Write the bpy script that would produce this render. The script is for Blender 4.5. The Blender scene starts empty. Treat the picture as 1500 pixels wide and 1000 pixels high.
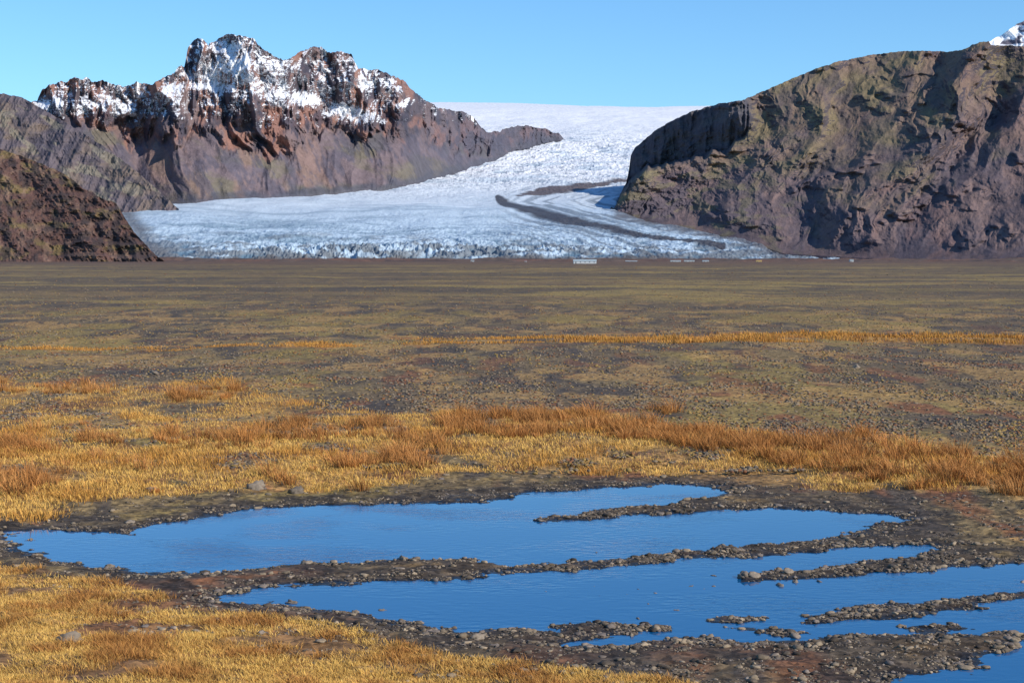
import bpy, math, numpy as np, time
from mathutils import Vector
T0=time.time()
rng=np.random.default_rng(7)
sc=bpy.context.scene
F=2500.0; CAMH=6.0
TH=math.atan(128/F); ct,st=math.cos(TH),math.sin(TH)

# ---------------------------------------------------------------- helpers
def slopes(px,py):
    px=np.asarray(px,float);py=np.asarray(py,float)
    u=500-py
    dy=u*st+F*ct; dz=u*ct-F*st; dx=px-750
    return dx/dy, dz/dy
def ground_pt(px,py):
    a,e=slopes(px,py); e=np.minimum(e,-1e-4)
    Y=CAMH/(-e); return a*Y,Y
def to_px(X,Y,Z=0.0):
    h=Z-CAMH
    d=Y*ct-h*st; d=np.maximum(d,0.5)
    u=Y*st+h*ct
    return 750+X/d*F, 500-u/d*F
def ss(a,b,x):
    t=np.clip((x-a)/(b-a),0,1); return t*t*(3-2*t)
def curve(pts,x):
    p=np.array(pts,float); return np.interp(x,p[:,0],p[:,1])
perm=rng.permutation(256); perm=np.concatenate([perm,perm,perm])
ang=rng.random(256)*2*np.pi; GX,GY=np.cos(ang),np.sin(ang)
def pn(x,y,seed=0):
    x=np.asarray(x,float)+seed*17.31; y=np.asarray(y,float)+seed*9.77
    xi=np.floor(x).astype(np.int64); yi=np.floor(y).astype(np.int64)
    xf=x-xi; yf=y-yi; xi&=255; yi&=255
    u=xf*xf*xf*(xf*(xf*6-15)+10); v=yf*yf*yf*(yf*(yf*6-15)+10)
    def g(ix,iy,fx,fy):
        h=perm[perm[ix&255]+(iy&255)]; return GX[h]*fx+GY[h]*fy
    a=g(xi,yi,xf,yf);b=g(xi+1,yi,xf-1,yf);c=g(xi,yi+1,xf,yf-1);d=g(xi+1,yi+1,xf-1,yf-1)
    return ((a+(b-a)*u)+((c+(d-c)*u)-(a+(b-a)*u))*v)*1.5
def fbm(x,y,o=4,seed=0,gain=.5):
    s=0;a=1;
    for i in range(o):
        s=s+a*pn(x,y,seed+i*3); x=x*2.03;y=y*2.03;a*=gain
    return s
def ridged(x,y,o=4,seed=0,gain=.5):
    s=0;a=1
    for i in range(o):
        s=s+a*(1-np.abs(pn(x,y,seed+i*3))*2); x=x*2.07;y=y*2.07;a*=gain
    return s
def mix(a,b,t):
    t=np.asarray(t)[...,None]; return np.asarray(a)*(1-t)+np.asarray(b)*t
def inpoly(px,py,poly):
    r=np.zeros(np.shape(px),bool); n=len(poly)
    for i in range(n):
        x1,y1=poly[i];x2,y2=poly[(i+1)%n]
        if y1==y2: continue
        c=((y1>py)!=(y2>py))&(px<(x2-x1)*(py-y1)/(y2-y1)+x1)
        r^=c
    return r
def segdist(X,Y,poly,closed=True):
    d=np.full(np.shape(X),1e9); n=len(poly)
    for i in range(n if closed else n-1):
        x1,y1=poly[i];x2,y2=poly[(i+1)%n]
        dx,dy=x2-x1,y2-y1; L=dx*dx+dy*dy+1e-12
        t=np.clip(((X-x1)*dx+(Y-y1)*dy)/L,0,1)
        d=np.minimum(d,(X-x1-t*dx)**2+(Y-y1-t*dy)**2)
    return np.sqrt(d)

def make_mesh(name,V,faces,mat,col=None,smooth=True):
    me=bpy.data.meshes.new(name); n,k=faces.shape
    me.vertices.add(len(V)); me.vertices.foreach_set("co",np.ascontiguousarray(V,dtype=np.float32).ravel())
    me.loops.add(n*k); me.loops.foreach_set("vertex_index",np.ascontiguousarray(faces,dtype=np.int32).ravel())
    me.polygons.add(n); me.polygons.foreach_set("loop_start",np.arange(n,dtype=np.int32)*k)
    me.polygons.foreach_set("use_smooth",np.full(n,smooth))
    me.update(calc_edges=True)
    if col is not None:
        c=np.ones((len(V),4),np.float32); c[:,:col.shape[1]]=col
        at=me.attributes.new("Col",'FLOAT_COLOR','POINT'); at.data.foreach_set("color",c.ravel())
    me.materials.append(mat)
    ob=bpy.data.objects.new(name,me); sc.collection.objects.link(ob)
    print(name,round(time.time()-T0,1)); return ob
def grid_faces(n,m):
    i=np.arange(n*m).reshape(n,m)
    return np.stack([i[:-1,:-1],i[:-1,1:],i[1:,1:],i[1:,:-1]],-1).reshape(-1,4)
def normals(P):
    du=np.gradient(P,axis=1); dv=np.gradient(P,axis=0)
    n=np.cross(du,dv); n/=np.linalg.norm(n,axis=-1,keepdims=True)+1e-9
    return n

# ---------------------------------------------------------------- materials
def new_mat(name):
    m=bpy.data.materials.new(name); m.use_nodes=True
    nt=m.node_tree; return m,nt,nt.nodes["Principled BSDF"]
def N(nt,t,**k):
    n=nt.nodes.new(t)
    for a,b in k.items(): setattr(n,a,b)
    return n
def attr_mat(name,scale,amt=.35,rough=.95,bump=.5,bdist=1.0,scale2=None,detail=8,spec=.2,wet=False):
    m,nt,bs=new_mat(name); L=nt.links
    at=N(nt,'ShaderNodeAttribute',attribute_name="Col")
    geo=N(nt,'ShaderNodeNewGeometry')
    no=N(nt,'ShaderNodeTexNoise'); no.inputs['Scale'].default_value=scale; no.inputs['Detail'].default_value=detail; no.inputs['Roughness'].default_value=.7
    L.new(geo.outputs['Position'],no.inputs['Vector'])
    mr=N(nt,'ShaderNodeMapRange'); mr.inputs[1].default_value=.3; mr.inputs[2].default_value=.7
    mr.inputs[3].default_value=1-amt; mr.inputs[4].default_value=1+amt
    L.new(no.outputs['Fac'],mr.inputs[0])
    mul=N(nt,'ShaderNodeVectorMath',operation='SCALE'); L.new(at.outputs['Color'],mul.inputs[0]); L.new(mr.outputs[0],mul.inputs['Scale'])
    out=mul.outputs[0]
    if scale2:
        v=N(nt,'ShaderNodeTexVoronoi'); v.inputs['Scale'].default_value=scale2; L.new(geo.outputs['Position'],v.inputs['Vector'])
        m2=N(nt,'ShaderNodeMapRange'); m2.inputs[3].default_value=1-amt; m2.inputs[4].default_value=1+amt
        sp=N(nt,'ShaderNodeSeparateColor'); L.new(v.outputs['Color'],sp.inputs[0]); L.new(sp.outputs[0],m2.inputs[0])
        mu=N(nt,'ShaderNodeVectorMath',operation='SCALE'); L.new(out,mu.inputs[0]); L.new(m2.outputs[0],mu.inputs['Scale']); out=mu.outputs[0]
    L.new(out,bs.inputs['Base Color'])
    bs.inputs['Roughness'].default_value=rough; bs.inputs['Specular IOR Level'].default_value=spec
    if wet:
        mw=N(nt,'ShaderNodeMapRange'); mw.inputs[3].default_value=rough; mw.inputs[4].default_value=.35
        L.new(at.outputs['Alpha'],mw.inputs[0]); L.new(mw.outputs[0],bs.inputs['Roughness'])
    if bump:
        b=N(nt,'ShaderNodeBump'); b.inputs['Strength'].default_value=bump; b.inputs['Distance'].default_value=bdist
        L.new(no.outputs['Fac'],b.inputs['Height']); L.new(b.outputs[0],bs.inputs['Normal'])
    return m
M_rock=attr_mat("mountain_rock",.03,.25,bump=.65,bdist=14,detail=10)
M_rockR=attr_mat("mountain_grassy_rock",.045,.25,bump=.45,bdist=8,detail=10)
M_slope=attr_mat("hill_slope",.05,.4,bump=.9,bdist=7,detail=10)
M_ice=attr_mat("glacier_ice",.05,.10,rough=.6,bump=.5,bdist=5,spec=.3,detail=10)
M_ground=attr_mat("plain_ground",2.2,.55,bump=.8,bdist=.06,scale2=9,wet=True,detail=12,spec=.25)
M_stone=attr_mat("stone",12,.3,bump=.5,bdist=.02,rough=.85)
M_grass=attr_mat("dry_grass",1.5,.18,bump=0,rough=.8,spec=.15)
M_mor=attr_mat("moraine_gravel",.08,.35,bump=.7,bdist=3)

BASE_L=[(-60,320),(180,308),(300,298),(400,290),(500,282),(590,275),(620,265),(680,250),(720,237),(760,222),(800,210),(826,206),(1300,-50)]
BASE_R=[(893,310),(905,316),(960,327),(1040,341),(1100,356),(1150,372),(1300,380),(1900,383)]
SKY_R=[(893,306),(900,297),(910,282),(917,268),(921,250),(924,228),(930,216),(945,204),(962,190),(985,176),(1010,165),(1035,157),(1060,151),(1085,148),(1110,137),(1150,120),(1190,103),(1225,91),(1270,82),(1310,76),(1350,75),(1395,76),(1415,72),(1425,65),(1448,60),(1452,66),(1500,68),(1560,66),(1700,80),(1900,120)]
# ---------------------------------------------------------------- glacier
GD=np.array([[120,16000],[148,11500],[155,9500],[200,7800],[250,6500],[270,5800],[300,5000],[350,4000],[366,3700],[377,3600],[400,3500]],float)
_yy=np.linspace(120,400,561); _dd=np.interp(_yy,GD[:,0],GD[:,1]); _k=np.ones(25)/25; _ds=np.convolve(np.pad(_dd,12,mode='edge'),_k,'valid')
def DG(y): return np.interp(y,_yy,_ds)
def build_glacier():
    nx,ny=1300,800
    xs=np.linspace(60,1260,nx); t=np.linspace(0,1,ny)
    ytop=curve([(60,156),(560,150),(650,150),(760,151),(850,155),(950,157),(1040,155),(1260,150)],xs)+.3*fbm(xs/60,xs*0,2,5)
    PX=np.broadcast_to(xs,(ny,nx)); PY=383+(ytop[None]-383)*t[:,None]
    a,e=slopes(PX,PY); r=DG(PY); X=a*r; Z=CAMH+e*r
    Y=r.copy()
    mor=[(1040,360),(960,349),(900,336),(830,321),(770,306),(728,294),(760,283),(850,262),(930,235),(960,215)]
    dm=segdist(PX,PY*2.2,[(x,y*2.2) for x,y in mor],False)
    wx=.5*fbm(X/200,Y/200,2,8)
    crv=ridged(X/55+wx,Y/75+wx,4,3,.6)-1
    crv2=ridged(X/120-.5*wx,Y/28+wx,3,13,.6)-1
    crv3=ridged(X/16,Y/60+X/90,3,23,.6)-1
    low=ss(300,370,PY); icefall=ss(300,250,PY)*ss(175,225,PY)
    ser=np.exp(-(((PX-520)/170)**2+((PY-370)/12)**2))+.5*np.exp(-(((PX-800)/170)**2+((PY-366)/6)**2))
    amp=.5+2.6*low+3.2*icefall+8*ser
    tz=ss(385,376,PY)
    hn=amp*(crv+.5*crv2+.45*crv3)+ 9*fbm(X/300,Y/300,3,11)*tz*ss(150,175,PY)
    Z=Z+hn*np.clip(tz+.25,0,1)
    yR=curve(BASE_R,PX); sR=curve(SKY_R,PX); Z=Z-np.where(PX>897,ss(1,26,yR-PY)*260*ss(897,925,PX)*ss(2,16,PY-sR),0)
    main=[(1060,362),(960,349),(900,336),(830,321),(775,307),(742,298),(729,291)]
    d1=segdist(PX,PY,main,False)
    wv=curve([(725,3.5),(745,5.5),(790,5.5),(900,4),(1060,2.6)],PX)
    nm=fbm(X/60,Y/60,3,21)
    m1=ss(1.3,.7,(d1+nm*1.0)/wv)
    wedge=[(755,289),(790,276),(850,268),(925,261),(925,264),(880,270),(840,280),(790,286)]
    d2=segdist(PX,PY,wedge); in2=inpoly(PX,PY,wedge)
    sd2=np.where(in2,-d2,d2)+nm*1.5
    m2=ss(1.5,-1,sd2)
    P=np.stack([X,Y,Z],-1)
    C=np.zeros(P.shape)+np.array([.80,.81,.82])
    C=mix(C,[.40,.53,.63],ss(240,335,PY)*.85)
    s1=fbm(dm/8,PX/180,3,31)
    right=ss(700,800,PX)*ss(255,300,PY)
    C=mix(C,[.17,.205,.24],np.clip(ss(-.2,.5,s1)*right*.85,0,1))
    s2=fbm(PX/220,(PY+ (PX-500)**2*0.00006)/5,4,41)
    C=mix(C,[.22,.31,.38],ss(-.15,.5,s2)*(1-right)*ss(270,340,PY)*.75)
    C=mix(C,[.38,.49,.58],ss(-.1,.6,fbm(X/260,Y/180,4,43))*icefall*.6)
    dirt=ss(.0,.55,fbm(PX/90,PY/8,5,51,.6)+ss(340,380,PY)*.85-.25+ss(330,200,PX)*.6*ss(330,370,PY))
    C=mix(C,[.12,.125,.13],dirt*.82*ss(322,370,PY))
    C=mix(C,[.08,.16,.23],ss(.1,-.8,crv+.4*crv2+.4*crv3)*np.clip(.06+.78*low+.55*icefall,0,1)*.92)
    lat=ss(0,1,1-(segdist(PX,PY,[(905,316),(960,326),(1040,340),(1100,355),(1150,370)],False)+nm*4)/12)
    C=mix(C,[.11,.105,.11],lat*.9)
    C=mix(C,[.06,.057,.063],m1*.96); C=mix(C,[.11,.085,.08],m2*.96)
    edge=ss(374,381,PY+nm*2.5); C=mix(C,[.10,.09,.085],edge*.9)
    leftedge=ss(1,0,(segdist(PX,PY,[(180,306),(210,350),(240,376)],False)+nm*8)/24)
    C=mix(C,[.13,.13,.135],leftedge*.85)
    last=P[-1]; k=np.arange(1,8)[:,None,None]; dirv=np.stack([last[:,0]/last[:,1],np.ones(nx),np.full(nx,.02)],-1)
    back=last[None]+dirv[None]*k*700
    P=np.concatenate([P,back]); C=np.concatenate([C,np.broadcast_to(C[-1:],(7,nx,3))])
    make_mesh("glacier",P.reshape(-1,3),grid_faces(*P.shape[:2]),M_ice,C.reshape(-1,3))
build_glacier()

# ---------------------------------------------------------------- mountains
def mountain(name,sky,base,x0,x1,nx,ny,basedist,depthfn,colfn,mat,jag=1.0,under=8,back=(14,90,.9),sseed=1):
    xs=np.linspace(x0,x1,nx)
    ysk=curve(sky,xs)+jag*(fbm(xs/9,xs*0,4,sseed,.6)); yb=curve(base,xs)
    ysk=np.minimum(ysk,yb-.5)
    s=np.concatenate([[-1],np.linspace(0,1,ny)])[:,None]
    PX=np.broadcast_to(xs,(ny+1,nx))
    PY=np.where(s<0,yb+under,yb+(ysk-yb)*np.maximum(s,0))
    B=basedist(xs,yb)[None]
    S=np.broadcast_to(np.maximum(s,0),PX.shape)
    a,e=slopes(PX,PY)
    r=B+depthfn(PX,PY,S,yb[None],ysk[None],B)
    r[0]=B[0]-5
    P=np.stack([a*r,r,CAMH+e*r],-1)
    n=normals(P)
    C=colfn(PX,PY,S,P,n,yb[None],ysk[None])
    nb,db,drop=back
    last=P[-1]; k=np.arange(1,nb+1)[:,None]
    ad=last[:,0]/last[:,1]
    rr=last[:,1][None]+k*db
    zz=last[:,2][None]-k*db*drop+ (fbm(last[:,0][None]/150,rr/150,3,77))*db*.4*np.minimum(k,4)*-.5
    bk=np.stack([ad[None]*rr,rr,np.minimum(zz,last[:,2][None]-k*2)],-1)
    P=np.concatenate([P,bk]); C=np.concatenate([C,np.broadcast_to(C[-1:],(nb,)+C.shape[1:])])
    return make_mesh(name,P.reshape(-1,3),grid_faces(*P.shape[:2]),mat,C.reshape(-1,3))

SKY_L=[(-60,150),(0,150),(45,150),(55,146),(62,130),(80,122),(100,119),(110,112),(118,118),(128,114),(136,122),(150,118),(165,123),(180,127),(200,122),(222,124),(240,114),(255,108),(262,97),(270,98),(275,70),(285,57),(298,58),(305,66),(318,58),(335,50),(352,52),(370,57),(385,72),(400,82),(415,88),(425,86),(440,76),(455,70),(470,69),(485,78),(500,75),(515,80),(525,100),(540,103),(555,101),(575,112),(590,116),(600,128),(615,140),(630,152),(650,160),(670,163),(690,168),(700,180),(712,194),(730,192),(750,186),(775,184),(800,190),(818,196),(826,204)]
def clifft(PX,u,v):
    return curve([(-60,200),(100,185),(200,215),(300,205),(400,228),(480,205),(560,212),(620,215),(690,225),(730,240),(830,240)],PX)+20*fbm(u/140,v*0,3,3)+14*fbm(u/35,v/80,3,71)
def dep_L(PX,PY,S,yb,ys,B):
    m=B/F
    u=(PX-400)*2.2; v=(372-PY)*2.2; hv=(yb-PY)*m
    wu=u+60*fbm(u/300,v/300,3,12)
    cy=clifft(PX,u,v); scree=ss(cy-8,cy+8,PY)
    hc=np.maximum((yb-cy),0)*m
    sc_part=np.minimum(hv,hc)*1.75; cl=np.maximum(hv-hc,0)*.9
    d=sc_part+cl+260*ss(330,180,PX)
    H=(yb-ys)*m
    st_=(v+.15*u+40*fbm(u/260,v/260,3,44))/105; fr=st_-np.floor(st_)
    d=d+(1-scree)*46*(ss(.6,1,fr)-fr)
    sp=ridged((wu+.25*v)/360,v/1500,2,5,.5)
    d=d-(.45+.55*(1-scree))*115*(sp-.9)*np.clip(H/350,0.3,1)
    bt=ridged(wu/95+.2*fbm(u/80,v/80,2,6),v/420,3,15,.55)
    d=d-(1-scree)*40*(bt-.9)
    d=d-(1-scree)*12*ridged(u/42,v/60,5,25,.6)
    d=d-scree*(17*ridged((wu+v*.35)/95,v/400,3,35,.5)+6*fbm(u/45,v/60,5,36,.55))
    return d*(.6+.4*ss(0,.05,S))
BL=[(340,100,50,26,.8),(335,66,25,12,.6),(390,125,40,18,.4),(520,172,26,14,.9),(500,160,12,10,.5),(540,118,24,16,.7),(85,155,32,10,.8),(165,150,40,14,.4),(240,145,26,12,.4),(440,140,44,14,.5),(385,180,14,9,.6),(620,148,26,7,.7),(460,150,25,10,.5),(690,172,10,8,.6),(300,120,30,16,.5),(200,128,24,5,.4),(555,185,10,12,.3),(590,150,20,12,.3)]
def col_L(PX,PY,S,P,n,yb,ys):  # rock colours biased towards blue, painting in the distance haze
    u=(PX-400)*2.2; v=(372-PY)*2.2; nz=np.abs(n[...,2])
    base=mix(np.array([.105,.083,.092]),np.array([.20,.14,.135]),ss(-.3,.4,fbm(u/60,v/160,4,61)))
    red=ss(.0,.5,fbm(u/70,v/90,4,63)+.15-.0011*np.abs(v-400)); base=mix(base,[.34,.165,.115],red*.65)
    dark=ss(.08,.4,fbm(u/30,v/80,4,65)); base=mix(base,[.05,.05,.072],dark*.75)
    scc=mix(np.array([.18,.135,.14]),np.array([.165,.14,.105]),ss(-.2,.4,fbm(u/200+v/300,v/90,4,67)-.1+ss(230,290,PY)*.25))
    scc=mix(scc,[.26,.165,.13],ss(.0,.5,fbm((u+v*.5)/70,v/200,4,69))*.65*ss(580,480,PX))
    scc=mix(scc,[.085,.082,.11],ss(-.05,.35,fbm((u+v*.4)/60,v/150,5,70,.6)+.2*ss(480,600,PX))*.65)
    cy=clifft(PX,u,v); scree=ss(cy-8,cy+8,PY)
    C=mix(base,scc,scree)
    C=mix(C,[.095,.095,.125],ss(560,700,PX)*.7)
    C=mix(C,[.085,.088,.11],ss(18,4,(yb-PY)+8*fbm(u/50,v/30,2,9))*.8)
    bl=0
    for cx,cy_,rx,ry,k in BL: bl=bl+k*np.exp(-((PX-cx)/rx)**2-((PY-cy_)/ry)**2)
    q=nz*1.15+bl*.8+.42*fbm(u/45,v/38,5,81,.6)+.18*ss(230,90,PY)-.52-.9*ss(165,212,PY)-.25*ss(560,600,PX)*ss(160,150,PY)
    sn=ss(.50,.57,q)
    return mix(C,[.82,.84,.87],sn)
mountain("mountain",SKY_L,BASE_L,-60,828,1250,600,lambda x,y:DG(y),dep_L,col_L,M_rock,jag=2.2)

SKY_S=[(-120,128),(-40,132),(0,137),(30,142),(50,153),(80,170),(110,188),(150,213),(190,243),(220,268),(250,296),(262,306)]
def dep_S(PX,PY,S,yb,ys,B):
    m=B/F; u=PX*1.8; v=(372-PY)*1.8; hv=(yb-PY)*m
    d=hv*1.1-24*ridged((u-v*.6)/110,v/500,4,7,.5)-5*ridged(u/30,v/45,3,17,.6)
    st_=(v+14*fbm(u/150,v/150,3,44))/42; fr=st_-np.floor(st_)
    return d+22*(ss(.6,1,fr)-fr)*ss(.4,.8,S)
def col_S(PX,PY,S,P,n,yb,ys):
    u=PX*1.8; v=(372-PY)*1.8
    C=mix(np.array([.135,.11,.12]),np.array([.17,.13,.11]),ss(-.2,.4,fbm(u/120,v/60,4,91)+ss(170,260,PY)*.3-.15))
    C=mix(C,[.07,.065,.085],ss(.0,.5,fbm(u/40,v/60,4,93))*.7)
    return mix(C,[.25,.22,.16],ss(.25,.6,fbm((u+v)/60,v/50,4,95)+ss(70,30,np.hypot(PX-160,PY-260))*.25)*.6)
mountain("mountain_spur",SKY_S,[(-120,330),(150,315),(262,309)],-120,262,520,300,lambda x,y:4840+0*x,dep_S,col_S,M_rock,jag=1.2,sseed=9,under=4)

SKY_H=[(-260,190),(-60,208),(0,218),(30,228),(60,240),(90,252),(120,274),(150,291),(170,298),(182,318),(195,338),(215,360),(232,377),(240,383)]
def dep_H(PX,PY,S,yb,ys,B):
    m=B/F; u=PX*.7; v=(372-PY)*.7; hv=(yb-PY)*m
    d=hv*2.3-10*ridged((u+v*.5)/50,v/120,4,7,.5)-3.0*ridged(u/16,v/12,4,17,.6)
    st_=(v+6*fbm(u/50,v/50,3,44))/16; fr=st_-np.floor(st_)
    return d+11*(ss(.65,1,fr)-fr)*(.25+.75*ss(50,150,PX))
def col_H(PX,PY,S,P,n,yb,ys):
    u=PX*.7; v=(372-PY)*.7
    C=mix(np.array([.13,.072,.058]),np.array([.19,.135,.06]),ss(-.1,.4,fbm(u/35,v/12,4,91)+ss(300,230,PY)*.3-.2))
    C=mix(C,[.23,.145,.105],ss(.1,.5,fbm(u/14,v/14,4,97))*.6)
    C=mix(C,[.05,.04,.04],ss(.0,.4,fbm(u/10,v/16,4,93)+ss(60,170,PX)*.2)*.75)
    return C
mountain("hill",SKY_H,[(-260,386),(242,385)],-260,242,700,300,lambda x,y:1330+0*x,dep_H,col_H,M_slope,jag=1.3,under=4,back=(14,40,.45),sseed=19)

def bd_R(x,y): return curve([(893,4950),(905,4860),(960,4760),(1040,4640),(1100,4540),(1150,4450),(1300,4250),(1900,3500)],x)
def cliffmask(PX,PY):
    ctop=curve([(900,300),(922,225),(930,216),(962,190),(1000,170),(1040,157),(1085,148),(1105,158),(1900,158)],PX)
    cbot=curve([(900,300),(922,268),(950,245),(1010,232),(1060,222),(1085,205),(1108,180),(1900,158)],PX)+7*fbm(PX/22,PX*0,3,88)
    return ctop,cbot,ss(cbot+4,cbot-4,PY)*ss(1110,1092,PX)
def dep_R(PX,PY,S,yb,ys,B):
    m=1.75; u=(PX-900)*m; v=(372-PY)*m; hv=(yb-PY)*m
    d=hv*1.7
    ctop,cbot,cm=cliffmask(PX,PY)
    d=d-1.35*m*np.clip(cbot-PY,0,np.maximum(cbot-ctop,0))*ss(1112,1085,PX)
    d=d+cm*((1104-PX)*3.3+10)
    w=u-.55*v+70*fbm(u/320,v/320,4,12,.5)
    am=ss(0,.15,S); va=.25+.75*ss(-.3,.4,fbm(u/230,v/200,3,19))
    d=d-am*130*(ridged(w/560+.3,v/1300,3,4,.45)-1)
    w2=w+26*fbm(u/70,v/70,4,20,.55)
    d=d-am*34*va*(ridged(w2/190,v/520,4,14,.5)-1)
    d=d-am*4.5*(.4+va)*ridged(w2/58,v/170,3,24,.55)
    d=d-am*7*fbm(u/60,v/70,6,54,.58)
    lo=ss(1250,1000,PX)*ss(150,230,PY)
    st_=(v+.35*u+18*fbm(u/120,v/90,3,144))/60; fr=st_-np.floor(st_)
    d=d+am*lo*16*(ss(.65,1,fr)-fr)-am*lo*7*ridged(u/40,v/36,4,68,.55)
    # short rock steps breaking out of the slope
    s2=(v-.2*u+40*fbm(u/170,v/120,4,46))/110; f2=s2-np.floor(s2)
    d=d+am*44*(ss(.72,1,f2)-f2)*ss(.02,.4,fbm(u/190,v/110,4,66,.6))
    for cx,cy,rx,ry,a_ in ((1200,166,22,20,34),(1122,225,18,14,34),(1425,78,16,8,20)):
        q=np.exp(-(((PX-cx+14*fbm(u/40,v/40,4,31))/rx)**2+((PY-cy+12*fbm(u/40,v/40,4,32))/ry)**2)); d=d-q*a_
    d=d-cm*16*ridged(u/36,v/200,3,33,.5)
    return d
def col_R(PX,PY,S,P,n,yb,ys):
    u=(PX-900)*1.75; v=(372-PY)*1.75; nz=np.abs(n[...,2])
    w=u-.55*v+70*fbm(u/320,v/320,4,12,.5)
    pur=mix(np.array([.115,.09,.10]),np.array([.17,.118,.11]),ss(-.4,.4,fbm(w/120,v/200,5,61,.6)))
    ol=mix(np.array([.205,.16,.085]),np.array([.20,.14,.10]),ss(-.3,.4,fbm(u/150,v/100,4,62)))
    up=ss(.30,.75,S+.3*fbm(w/180,v/150,5,63,.6)+ss(1000,1250,PX)*.05-ss(1330,1480,PX)*.25)
    C=mix(pur,ol,up*.85)
    C=mix(C,[.19,.115,.10],ss(.0,.5,fbm(w/110,v/180,5,69,.6))*ss(1150,1350,PX)*.55)
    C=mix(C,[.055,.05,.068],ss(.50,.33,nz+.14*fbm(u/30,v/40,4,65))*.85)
    C=mix(C,[.08,.068,.08],ss(.05,.5,fbm(w/50,v/110,5,75,.6))*.55)
    C=mix(C,[.165,.145,.08],ss(.1,.5,fbm(u/60,v/28,4,77))*.5*ss(1280,1060,PX))
    ct_,cb,cm=cliffmask(PX,PY); C=mix(C,[.07,.07,.09],cm*.75)  # cliff's shade deepened in the vertex colour with a dark bluish tone
    return C
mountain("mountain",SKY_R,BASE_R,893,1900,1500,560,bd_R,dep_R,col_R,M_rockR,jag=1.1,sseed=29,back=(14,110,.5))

def dep_P(PX,PY,S,yb,ys,B):
    u=PX*3.2; v=(372-PY)*3.2
    return (yb-PY)*3.2*1.2-60*ridged(u/200,v/300,4,7,.5)
def col_P(PX,PY,S,P,n,yb,ys):
    u=PX*3.2; v=(372-PY)*3.2
    C=np.zeros(P.shape)+np.array([.84,.86,.9])
    return mix(C,[.13,.12,.15],ss(.35,.55,fbm(u/120,v/60,5,5)))
mountain("snow_peak",[(1380,95),(1440,66),(1470,50),(1490,36),(1503,29),(1540,18),(1600,30),(1700,70)],[(1380,130),(1700,130)],1380,1700,300,120,lambda x,y:8200+0*x,dep_P,col_P,M_rock,jag=1.5,sseed=33,back=(10,150,.5))

def build_moraine():
    nx,ny=1600,120
    a=np.linspace(-.5,.9,nx); r=np.linspace(1900,3640,ny)
    X=a[None]*r[:,None]; Y=np.broadcast_to(r[:,None],X.shape).copy()
    env=ss(1900,2300,Y)
    Z=-11+env*(5.2+4.8*(fbm(X/130,Y/300,5,101,.6)))
    C=mix(np.array([.165,.09,.062]),np.array([.13,.09,.068]),ss(-.3,.4,fbm(X/200,Y/200,4,103)))
    C=mix(C,[.075,.055,.05],ss(.0,.5,fbm(X/60,Y/120,4,105))*.7)
    P=np.stack([X,Y,Z],-1)
    make_mesh("moraine",P.reshape(-1,3),grid_faces(ny,nx),M_mor,C.reshape(-1,3))
build_moraine()

# ---------------------------------------------------------------- ponds
def wpoly(p):
    p=np.array(p,float); X,Y=ground_pt(p[:,0],p[:,1]); return list(zip(X,Y))
P1=[(15,780),(60,774),(120,777),(185,781),(225,770),(290,760),(330,749),(400,744),(450,739),(600,738),(655,736),(690,727),(800,721),(880,714),(960,709),(1040,711),(1078,717),(1050,727),(960,740),(870,750),(792,759),(796,764),(880,759),(960,753),(1060,746),(1150,744),(1220,748),(1290,753),(1318,762),(1285,777),(1200,790),(1060,804),(940,815),(850,822),(742,831),(722,826),(700,821),(600,820),(450,825),(330,836),(250,841),(160,832),(80,820),(35,802)]
P2=[(328,868),(400,858),(520,852),(650,850),(700,842),(722,834),(742,838),(850,833),(960,826),(1060,816),(1200,806),(1290,799),(1350,797),(1370,805),(1340,816),(1250,825),(1150,836),(1082,845),(1100,852),(1200,848),(1300,840),(1400,832),(1500,823),(1700,805),(1700,840),(1500,863),(1400,876),(1300,888),(1168,903),(1180,910),(1300,903),(1400,890),(1500,877),(1700,855),(1700,922),(1500,927),(1420,927),(1300,929),(1180,938),(1100,942),(1000,931),(900,949),(828,945),(880,931),(960,917),(900,909),(800,918),(740,925),(640,922),(560,906),(430,888),(340,880)]
P3=[(1240,1060),(1330,995),(1400,985),(1425,962),(1460,952),(1500,941),(1700,910),(1900,960),(1900,1200),(1200,1200)]
ISL=[[(1020,908),(1050,903),(1100,908),(1095,916),(1050,914)],[(1105,926),(1130,921),(1165,925),(1135,931)],[(1335,917),(1380,912),(1422,918),(1370,926)],
 [(655,728),(700,724),(780,724),(700,736),(660,736)]]
WP=[wpoly(p) for p in (P1,P2,P3)]; WI=[wpoly(p) for p in ISL]
def water_sd(X,Y):
    n1=.16*fbm(X/1.3,Y/1.3,4,201,.6); n2=.16*fbm(X/1.3,Y/1.3,4,203,.6)
    Xw=X+n1*2.8; Yw=Y+n2*1.5
    sd=np.full(X.shape,1e3)
    for p in WP:
        d=segdist(Xw,Yw,p); sd=np.minimum(sd,np.where(inpoly(Xw,Yw,p),-d,d))
    for p in WI:
        d=segdist(Xw,Yw,p); s=np.where(inpoly(Xw,Yw,p),-d,d); sd=np.maximum(sd,-s)
    return sd+.12*fbm(X/.55,Y/.45,4,207,.6)+.06

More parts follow.
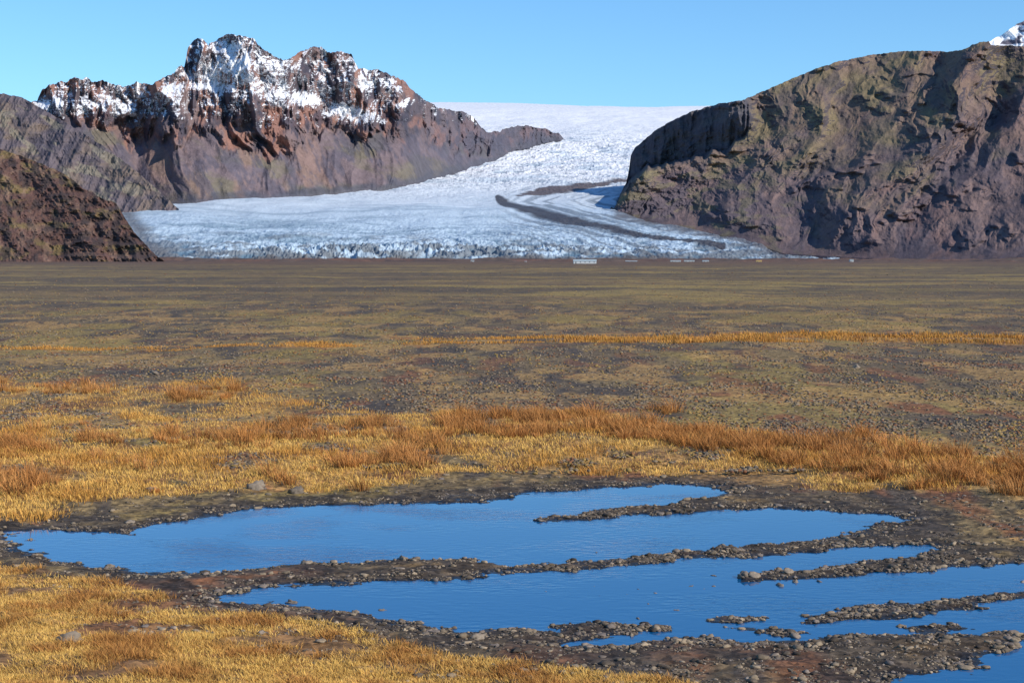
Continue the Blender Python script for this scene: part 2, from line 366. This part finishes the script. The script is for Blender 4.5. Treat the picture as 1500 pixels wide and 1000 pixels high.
G1=[(-400,812),(0,828),(100,845),(200,862),(300,892),(450,914),(560,937),(650,962),(800,985),(950,1000),(1100,1040),(1100,1200),(-400,1200)]
G2=[(-400,612),(0,622),(200,616),(400,628),(560,616),(640,624),(660,616),(720,610),(860,610),(930,622),(1000,630),(1200,656),(1280,651),(1400,672),(1560,690),(1900,708),(1900,752),(1500,742),(1300,722),(1150,712),(1050,694),(900,690),(760,698),(600,706),(480,718),(370,724),(250,740),(150,756),(0,768),(-400,776)]
G3=[(-400,560),(0,564),(200,571),(350,562),(350,580),(480,598),(560,610),(300,614),(100,614),(-400,616)]
G4=[(-400,507),(300,510),(500,505),(700,500),(900,496),(1200,494),(1500,492),(1900,490),(1900,505),(1500,506),(1200,510),(900,509),(600,513),(300,515),(-400,516)]
def grass_mask(px,py,X,Y):
    n=fbm(X/4,Y/6,4,301); jx=px+14*n; jy=py+ n*np.clip((py-372)*.045,1,16)
    m=np.zeros(px.shape)
    for g,k in ((G1,1),(G2,1),(G3,.75),(G4,.95)):
        m=np.where(inpoly(jx,jy,g),k,m)
    patch=ss(-.45,.10,fbm(X/2.2,Y/4,4,303)+.06)
    patch=np.where(py>800,ss(-.55,.10,fbm(X/2,Y/2.2,4,305,.6)+.05),patch)
    patch=np.where(py<560,ss(-.3,.2,fbm(X/8,Y/8,4,306)+.2*ss(200,900,px)),patch)
    return m*patch

# ---------------------------------------------------------------- ground
def ground_h(X,Y,sd):
    land=.02+.045*ss(0,1.0,sd)+.16*ss(1.0,6,sd)
    bump=.03*fbm(X/.6,Y/.6,4,401,.6)+.10*fbm(X/6,Y/6,3,405)*ss(.5,4,sd)
    z=np.where(sd>0,land*ss(-.02,.25,sd)+bump*ss(0,.3,sd),0)
    wat=-.012-.35*ss(0,1.5,-sd)
    return np.where(sd>0,z,wat)
def farz(X,Y): return .22+.10*fbm(X/6,Y/6,3,405)+.25*fbm(X/25,Y/40,4,409)*ss(60,110,Y)-7*ss(1200,2300,Y)
def build_ground():
    yp=np.concatenate([np.linspace(1090,690,560),np.linspace(689,460,260),np.linspace(459,385,150),np.linspace(384.5,374,40)])
    _,Yr=ground_pt(np.full(yp.shape,750.),yp)
    Yr=np.concatenate([[-120,-40,0,8,14,17,19],Yr,[9000,14000,30000]])
    Yr=np.sort(Yr)
    a=np.concatenate([[-6,-3.5,-2,-1.2,-.8,-.6],np.linspace(-.46,.46,1350),[.6,.8,1.2,2,3.5,6]])
    X=a[None]*np.maximum(Yr,20)[:,None]; Y=np.broadcast_to(Yr[:,None],X.shape).copy()
    px,py=to_px(X,np.maximum(Y,5))
    sd=np.full(X.shape,50.)
    near=(Y>19)&(Y<60)&(np.abs(X)<30)
    sd[near]=water_sd(X[near],Y[near])
    Z=ground_h(X,Y,sd)
    Z=np.where(Y>50,farz(X,Y),Z)
    Z=np.where(Y>4000,-12,Z)
    g=grass_mask(px,py,X,Y); g[Y<15]=0
    grav=mix(np.array([.135,.093,.050]),np.array([.20,.135,.058]),ss(-.3,.4,fbm(X/5,Y/14,5,501)))
    grav=mix(grav,[.065,.050,.040],ss(0,.45,fbm(X/2,Y/7,5,503,.6)+.1)*.85)
    moss=ss(.10,.45,fbm(X/14,Y/34,5,505,.6)+.15*fbm(X/1.,Y/2,3,508)); grav=mix(grav,[.28,.19,.05],moss*.72)
    redd=ss(.12,.5,fbm(X/3,Y/9,4,507)); grav=mix(grav,[.20,.08,.034],redd*.65*ss(120,60,Y)+redd*.25)
    grav=mix(grav,[.36,.21,.07],ss(.28,.5,fbm(X/5,Y/12,5,545,.65)+.1*ss(200,80,Y))*.7)
    farc=mix(np.array([.175,.115,.052]),np.array([.095,.07,.045]),ss(-.3,.4,fbm(X/120,Y/50,5,511)))
    farc=mix(farc,[.30,.21,.062],ss(.08,.38,fbm(X/90,Y/32,5,513,.6))*.75)
    farc=mix(farc,[.065,.05,.038],ss(.05,.35,fbm(X/140,Y/30,4,517,.6))*.7)
    C=mix(grav,farc,ss(130,260,Y)*.75)
    C=mix(C,[.12,.068,.045],ss(600,1200,Y)*.85)
    gr=mix(np.array([.43,.235,.065]),np.array([.25,.105,.036]),ss(-.3,.4,fbm(X/1.5,Y/2.5,4,521)))
    C=mix(C,gr,g*.8)
    inG1=(py>800)&inpoly(px,py,G1); C=mix(C,[.20,.095,.04],inG1*(1-g)*.7)
    nn=fbm(X/.9,Y/.9,4,531)
    shore=ss(2.0,.5,sd+1.1*nn)*near
    lowr=near*ss(0,1,1-np.abs(py-950)/60)*ss(500,800,px); shore=np.maximum(shore,lowr*(.55+.4*nn)*(1-g)); shore=np.clip(shore,0,1)
    C=mix(C,[.045,.034,.026],shore*.9)
    C=mix(C,[.12,.092,.064],ss(.2,.55,nn+.2)*shore*.5*ss(.1,.3,sd))
    C=mix(C,[.020,.017,.014],ss(.34,.10,sd)*near)
    wet=ss(.5,.05,sd)*near
    C4=np.concatenate([C,wet[...,None]],-1)
    P=np.stack([X,Y,Z],-1)
    make_mesh("ground",P.reshape(-1,3),grid_faces(*X.shape),M_ground,C4.reshape(-1,4))
build_ground()

# ---------------------------------------------------------------- water
m,nt,bs=new_mat("pond_water"); L=nt.links
bs.inputs['Base Color'].default_value=(.001,.088,.23,1); bs.inputs['Roughness'].default_value=.05; bs.inputs['IOR'].default_value=1.33
geo=N(nt,'ShaderNodeNewGeometry'); mp=N(nt,'ShaderNodeMapping'); mp.inputs['Scale'].default_value=(1,1.6,1); L.new(geo.outputs['Position'],mp.inputs[0])
n1=N(nt,'ShaderNodeTexNoise'); n1.inputs['Scale'].default_value=3.5; n1.inputs['Detail'].default_value=5; L.new(mp.outputs[0],n1.inputs['Vector'])
n2=N(nt,'ShaderNodeTexNoise'); n2.inputs['Scale'].default_value=.25; n2.inputs['Detail'].default_value=3; L.new(mp.outputs[0],n2.inputs['Vector'])
mr=N(nt,'ShaderNodeMapRange'); mr.inputs[1].default_value=.4; mr.inputs[2].default_value=.65; mr.inputs[3].default_value=.04; mr.inputs[4].default_value=.5; L.new(n2.outputs['Fac'],mr.inputs[0])
b=N(nt,'ShaderNodeBump'); b.inputs['Distance'].default_value=.03; L.new(n1.outputs['Fac'],b.inputs['Height']); L.new(mr.outputs[0],b.inputs['Strength']); L.new(b.outputs[0],bs.inputs['Normal'])
make_mesh("pond_water",np.array([[-30,17,0],[30,17,0],[30,58,0],[-30,58,0]],float),np.array([[0,1,2,3]]),m,None)

# ---------------------------------------------------------------- stones
def ico(sub):
    import bmesh
    bm=bmesh.new(); bmesh.ops.create_icosphere(bm,subdivisions=sub,radius=1)
    V=np.array([v.co[:] for v in bm.verts]); T=np.array([[v.index for v in f.verts] for f in bm.faces]); bm.free(); return V,T
def scatter(name,pos,size,col,sub,mat,flat=(.35,.7),sink=.3,smooth=True):
    V,T=ico(sub); n=len(pos); k=len(V); nv=8
    var=[V*(1+.22*rng.standard_normal((k,1)))*1.0 if sub==1 else V*(1+.5*fbm(V[:,0]*1.3+i*5,V[:,1]*1.3+V[:,2]*1.7,3,i)[:,None]) for i in range(nv)]
    var=np.array(var); vi=rng.integers(0,nv,n); W=var[vi]
    sx=size*rng.uniform(.8,1.5,n); sy=size*rng.uniform(.6,1.1,n); sz=size*rng.uniform(*flat,n)
    W=W*np.stack([sx,sy,sz],-1)[:,None,:]
    th=rng.random(n)*6.283; c,s=np.cos(th)[:,None],np.sin(th)[:,None]
    x=W[...,0]*c-W[...,1]*s; y=W[...,0]*s+W[...,1]*c; z=W[...,2]+ (sz*(1-sink*2)*.5)[:,None]
    P=np.stack([x+pos[:,0:1],y+pos[:,1:2],z+pos[:,2:3]],-1)
    Fc=(T[None]+(np.arange(n)*k)[:,None,None]).reshape(-1,3)
    C=np.repeat(col,k,axis=0)
    return make_mesh(name,P.reshape(-1,3),Fc,mat,C,smooth)
def stone_cols(n):
    t=rng.random(n)**1.6; c=mix(np.array([.065,.05,.038]),np.array([.36,.275,.18]),t)
    c=mix(c,[.22,.18,.155],(rng.random(n)>.8)*.6); return c*rng.uniform(.7,1.15,(n,1))
n=520000
spx=rng.uniform(-60,1600,n); spy=rng.uniform(700,1060,n)
X,Y=ground_pt(spx,spy); sd=water_sd(X,Y); gm=grass_mask(spx,spy,X,Y)
cl=fbm(X/.7,Y/.7,3,601)
dens=ss(.9,.15,sd)*(sd>.03)*(.12+.88*ss(-.2,.35,cl))
dens=np.maximum(dens,.16*(sd>0)*(sd<3.5)*ss(-.2,.4,cl))
dens*=(1-.7*gm)
lr=(spx>600)&(spy>900); dens=np.where(lr&(sd>0),np.maximum(dens,.22*ss(-.3,.3,cl)),dens)
bars=(spx>780)&(spy<860)&(sd>0.03); dens=np.where(bars,dens*1.9,dens)
dens=np.where((sd<0)&(sd>-.6)&(cl>.30),.03,dens)
keep=rng.random(n)<dens*.6
X,Y,sd=X[keep],Y[keep],sd[keep]; Zs=np.maximum(ground_h(X,Y,sd),-.03); k=len(X); print("stones",k)
size=np.clip(rng.lognormal(math.log(.0165),.58,k),.008,.08)
pos=np.stack([X,Y,Zs],-1)
big=size>.042
scatter("gravel",pos[~big],size[~big],stone_cols((~big).sum()),1,M_stone,smooth=False)
scatter("stones",pos[big],size[big],stone_cols(big.sum()),2,M_stone)
bl=[(376,722,.22),(435,725,.20),(222,728,.11),(100,958,.15),(428,882,.1),(1090,846,.12),(1105,847,.09),(1155,841,.1),(1143,857,.09),(1165,852,.07),(1200,851,.07),(160,830,.11),(270,850,.08),(450,828,.08),(830,842,.04),(1060,800,.08),(1012,858,.06),(935,862,.05),(870,858,.045),(960,868,.04),(1030,862,.04),(800,866,.04),(190,768,.1),(1255,547,.2),(225,554,.2),(590,822,.08),(700,940,.09),(560,893,.07),(520,898,.06),(990,893,.05),(935,905,.05),(1010,875,.04),(950,884,.04),(880,872,.035),(920,870,.04),(1045,858,.05)]
bl=np.array(bl); X,Y=ground_pt(bl[:,0],bl[:,1])
for i in range(len(bl)):
    s1=water_sd(X[i:i+1],Y[i:i+1]) if Y[i]<58 else np.array([9.])
    z=max(float(ground_h(X[i:i+1],Y[i:i+1],s1)[0]),-.03)
    scatter("boulder",np.array([[X[i],Y[i],z]]),np.array([bl[i,2]]),np.array([[.22,.175,.13]])*rng.uniform(.7,1.15),3,M_stone,flat=(.5,.8))

n=130000
spx=rng.uniform(-250,1750,n); spy=390+ (rng.random(n)**.8)*330
X,Y=ground_pt(spx,spy); gm=grass_mask(spx,spy,X,Y); ok=(gm<.3)&((Y>56)|(spy<700))&(rng.random(n)<.15+.85*ss(-.3,.35,fbm(X/3,Y/9,4,811,.6))); X,Y=X[ok],Y[ok]
k=len(X); t=rng.random(k); mo=ss(0.1,.5,fbm(X/8,Y/20,3,813))
col=mix(np.array([.07,.054,.042]),np.array([.25,.19,.125]),t); col=mix(col,[.31,.20,.055],(rng.random(k)<.1+.5*mo)*.8); col=mix(col,[.22,.085,.034],(rng.random(k)>.85)*.8)
size=rng.uniform(.018,.065,k)*(1+Y/220)
scatter("plain_rubble",np.stack([X,Y,farz(X,Y)],-1),size,col,1,M_stone,flat=(.3,.8))

# ---------------------------------------------------------------- grass
def blades(name,X,Y,Z,H,W,spread,per,colA,colB,tipmix=.2,lean=.35):
    n=len(X); N_=n*per
    cx=np.repeat(X,per)+rng.normal(0,1,N_)*np.repeat(spread,per); cy=np.repeat(Y,per)+rng.normal(0,1,N_)*np.repeat(spread,per)
    cz=np.repeat(Z,per)-.02
    h=np.repeat(H,per)*rng.uniform(.45,1.15,N_); w=np.repeat(W,per)*rng.uniform(.6,1.2,N_)
    ox=cx-np.repeat(X,per); oy=cy-np.repeat(Y,per); sp=np.repeat(spread,per)+1e-6
    lx=(ox/sp*.35+rng.normal(0,.3,N_)-.15)*lean*h; ly=(oy/sp*.35+rng.normal(0,.3,N_))*lean*h
    th=rng.random(N_)*3.1416; wx=np.cos(th)*w*.5; wy=np.sin(th)*w*.5
    V=np.zeros((N_,5,3))
    V[:,0]=np.stack([cx-wx,cy-wy,cz],-1); V[:,1]=np.stack([cx+wx,cy+wy,cz],-1)
    mx,my,mz=cx+lx*.35,cy+ly*.35,cz+h*.55
    V[:,2]=np.stack([mx-wx*.8,my-wy*.8,mz],-1); V[:,3]=np.stack([mx+wx*.8,my+wy*.8,mz],-1)
    V[:,4]=np.stack([cx+lx,cy+ly,cz+h*.95],-1)
    T=np.array([[0,1,3],[0,3,2],[2,3,4]]); Fc=(T[None]+(np.arange(N_)*5)[:,None,None]).reshape(-1,3)
    t=np.clip(np.repeat(rng.random(n),per)*.6+rng.random(N_)*.4,0,1)
    cA=np.repeat(colA,per,axis=0)
    c=mix(cA,colB,t)*rng.uniform(.7,1.15,(N_,1))*np.repeat(rng.uniform(.7,1.1,(n,1)),per,axis=0)
    C=np.repeat(c[:,None],5,axis=1); C[:,0:2]*=.65; C[:,4]*=1+tipmix  # painted occlusion plus browner bases: blade foot darkened, tip lightened
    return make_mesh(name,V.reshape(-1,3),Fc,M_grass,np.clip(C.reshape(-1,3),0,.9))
def zland(X,Y,sd): return np.where(Y>50,farz(X,Y),ground_h(X,Y,sd))
gold=np.array([.68,.385,.085]); straw=np.array([.86,.55,.16]); orange=np.array([.54,.215,.05]); brown=np.array([.31,.12,.035])
n=46000; spx=rng.uniform(-250,1150,n); spy=rng.uniform(800,1060,n); X,Y=ground_pt(spx,spy)
gm=grass_mask(spx,spy,X,Y); sd=water_sd(X,Y); ok=(rng.random(n)<gm)&(sd>.5)&(spy>805); X,Y,sd=X[ok],Y[ok],sd[ok]
v=ss(-.10,.45,fbm(X/1.5,Y/1.5,4,701,.6)); cA=mix(gold,brown,v); k=len(X)
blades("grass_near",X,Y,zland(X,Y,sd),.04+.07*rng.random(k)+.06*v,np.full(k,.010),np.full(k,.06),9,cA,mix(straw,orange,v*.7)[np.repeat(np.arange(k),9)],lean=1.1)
n=52000; spx=rng.uniform(-300,1800,n); spy=rng.uniform(555,780,n); X,Y=ground_pt(spx,spy)
gm=grass_mask(spx,spy,X,Y); sd=np.full(n,9.); q=Y<58; sd[q]=water_sd(X[q],Y[q]); ok=(rng.random(n)<gm)&(sd>.8); X,Y,sd,spx,spy=X[ok],Y[ok],sd[ok],spx[ok],spy[ok]
v=ss(-.1,.55,fbm(X/2.5,Y/4,4,702)); k=len(X)
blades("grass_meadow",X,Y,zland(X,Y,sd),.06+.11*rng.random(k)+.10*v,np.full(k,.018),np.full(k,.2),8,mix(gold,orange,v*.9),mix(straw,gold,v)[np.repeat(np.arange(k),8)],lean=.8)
TP=[([(640,622),(720,612),(870,612),(900,640),(800,655),(660,658)],270),
    ([(860,625),(940,628),(1080,645),(1200,660),(1160,690),(980,664),(860,650)],300),
    ([(1060,650),(1280,655),(1420,678),(1420,700),(1240,712),(1140,690)],170),
    ([(1300,672),(1700,705),(1700,735),(1440,728),(1300,705)],130),
    ([(250,585),(345,575),(345,590),(250,598)],50),([(-200,655),(180,650),(170,680),(-200,680)],90),
    ([(-200,700),(80,705),(80,740),(-200,745)],70),([(360,632),(560,625),(560,650),(380,655)],90),([(220,650),(400,650),(380,670),(220,672)],35),
    ([(560,655),(640,650),(650,680),(570,690)],30),([(480,690),(620,680),(620,700),(500,705)],25),
    ([(960,610),(1010,612),(1000,620),(960,618)],8),([(1225,640),(1280,640),(1275,655),(1225,655)],30),([(-100,565),(200,572),(180,588),(-100,585)],60),
    ([(-200,630),(640,630),(640,720),(200,735),(-200,750)],130),([(1160,700),(1500,715),(1500,740),(1300,722)],50)]
XX=[];YY=[]
for poly,cnt in TP:
    p=np.array(poly); sx_=rng.uniform(p[:,0].min(),p[:,0].max(),cnt*4); sy_=rng.uniform(p[:,1].min(),p[:,1].max(),cnt*4)
    k=inpoly(sx_,sy_,poly); sx_,sy_=sx_[k][:cnt],sy_[k][:cnt]; a_,b_=ground_pt(sx_,sy_); q=fbm(a_/1.4,b_/2.2,3,777)>-.08; XX.append(a_[q]);YY.append(b_[q])
X=np.concatenate(XX);Y=np.concatenate(YY);k=len(X); sd=np.full(k,9.); sd[Y<58]=water_sd(X[Y<58],Y[Y<58]); ok=sd>.8; X,Y,sd=X[ok],Y[ok],sd[ok]; k=len(X)
hs=.20+.44*rng.random(k)**1.5; cb=mix(orange,brown,rng.random(k)*.8)
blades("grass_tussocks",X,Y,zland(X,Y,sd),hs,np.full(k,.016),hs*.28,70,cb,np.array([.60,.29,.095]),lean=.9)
for poly,n,h in ((G4,20000,.22),):
    p=np.array(poly); spx=rng.uniform(-300,1850,n); spy=rng.uniform(p[:,1].min(),p[:,1].max(),n); X,Y=ground_pt(spx,spy)
    gm=grass_mask(spx,spy,X,Y); ok=(rng.random(n)<gm)&inpoly(spx,spy,poly); X,Y,spx=X[ok],Y[ok],spx[ok]
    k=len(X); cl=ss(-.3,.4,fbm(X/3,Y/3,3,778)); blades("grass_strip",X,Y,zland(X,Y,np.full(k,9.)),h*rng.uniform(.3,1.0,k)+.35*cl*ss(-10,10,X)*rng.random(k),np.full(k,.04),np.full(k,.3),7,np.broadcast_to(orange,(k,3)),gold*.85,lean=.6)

# ---------------------------------------------------------------- distant buildings
def plain_mat(name,c,r=.6):
    m,nt,bs=new_mat(name); bs.inputs['Roughness'].default_value=r
    no=N(nt,'ShaderNodeTexNoise'); no.inputs['Scale'].default_value=2; mr=N(nt,'ShaderNodeMixRGB'); mr.inputs[1].default_value=(*[x*.85 for x in c],1); mr.inputs[2].default_value=(*c,1)
    nt.links.new(no.outputs['Fac'],mr.inputs[0]); nt.links.new(mr.outputs[0],bs.inputs['Base Color']); return m
MW=plain_mat("white_wall",(.6,.62,.6)); MR=plain_mat("roof_metal",(.40,.47,.47)); MG=plain_mat("window_glass",(.12,.14,.16),.1); MRd=plain_mat("roof_red",(.35,.14,.1)); MY=plain_mat("yellow_paint",(.6,.40,.12))
def part(name,V,Fs,mat,par):
    me=bpy.data.meshes.new(name); me.from_pydata(V,[],Fs); me.materials.append(mat); o=bpy.data.objects.new(name,me); sc.collection.objects.link(o); o.parent=par; return o
def box(x0,x1,y0,y1,z0,z1):
    return [(x0,y0,z0),(x1,y0,z0),(x1,y1,z0),(x0,y1,z0),(x0,y0,z1),(x1,y0,z1),(x1,y1,z1),(x0,y1,z1)],[(0,3,2,1),(4,5,6,7),(0,1,5,4),(1,2,6,5),(2,3,7,6),(3,0,4,7)]
def building(name,px,dist,Lx,D,h,rh,wall,roof):
    a,_=slopes(px,380); e=bpy.data.objects.new(name,None); sc.collection.objects.link(e); e.location=(float(a)*dist,dist,float(farz(np.array([float(a)*dist]),np.array([float(dist)]))[0])-.1)
    part("walls",*box(-Lx/2,Lx/2,0,D,0,h),wall,e)
    o=.2; V=[(-Lx/2-o,-o,h+.01),(Lx/2+o,-o,h+.01),(Lx/2+o,D+o,h+.01),(-Lx/2-o,D+o,h+.01),(-Lx/2-o,D/2,h+rh),(Lx/2+o,D/2,h+rh)]
    part("roof",V,[(0,1,5,4),(2,3,4,5),(0,4,3),(1,2,5),(0,3,2,1)],roof,e)
    nw=max(2,int(Lx/2.6))
    for i in range(nw):
        cx=-Lx/2+(i+.5)*Lx/nw
        part("window_%d"%i if i else "door",*box(cx-.3,cx+.3,-.05,-.002,(h*.45 if i else .0)+.01,h*.8),MG,e)
building("visitor_centre",857,1050,14,7,1.5,1.1,MW,MR)
for px,d,l,h,rf in [(692,1400,2.5,.9,MR),(990,1350,8,.8,MR),(1010,1360,8,.8,MR),(1034,1370,5,.8,MR),(925,1350,9,.5,MR),(1248,1500,3,1.6,MR),(770,1400,2,.8,MRd)]:
    building("farm_building",px,d,l,5,h,.5,MW,rf)
building("shed",1112,1300,4,3,.7,.5,MY,MY)

# ---------------------------------------------------------------- light
AZ,EL=121,31
sx,sy,sz=math.sin(math.radians(AZ))*math.cos(math.radians(EL)),math.cos(math.radians(AZ))*math.cos(math.radians(EL)),math.sin(math.radians(EL))
ld=bpy.data.lights.new("sun",'SUN'); ld.energy=5.0; ld.angle=math.radians(.5); ld.color=(1,.93,.83)
lo=bpy.data.objects.new("sun",ld); sc.collection.objects.link(lo); lo.rotation_euler=Vector((sx,sy,sz)).to_track_quat('Z','Y').to_euler()
w=bpy.data.worlds.new("World"); sc.world=w; w.use_nodes=True; nt=w.node_tree; L=nt.links
bg=nt.nodes["Background"]; sk=N(nt,'ShaderNodeTexSky'); sk.sky_type='NISHITA'; sk.sun_disc=False; sk.sun_elevation=math.radians(EL); sk.sun_rotation=math.radians(AZ)
sk.altitude=0; sk.air_density=1.0; sk.dust_density=0.0; sk.ozone_density=3.0
tint=N(nt,'ShaderNodeVectorMath',operation='MULTIPLY'); tint.inputs[1].default_value=(.58,.89,1.17)
L.new(sk.outputs[0],tint.inputs[0]); L.new(tint.outputs[0],bg.inputs[0]); bg.inputs[1].default_value=.14

# ---------------------------------------------------------------- camera
cd=bpy.data.cameras.new("camera"); cd.lens=60; cd.sensor_width=36; cd.clip_start=.5; cd.clip_end=60000
co=bpy.data.objects.new("camera",cd); sc.collection.objects.link(co); co.location=(0,0,CAMH); co.rotation_euler=(math.pi/2-TH,0,0); sc.camera=co
sc.view_settings.view_transform='Standard'; sc.view_settings.look='None'; sc.view_settings.exposure=0
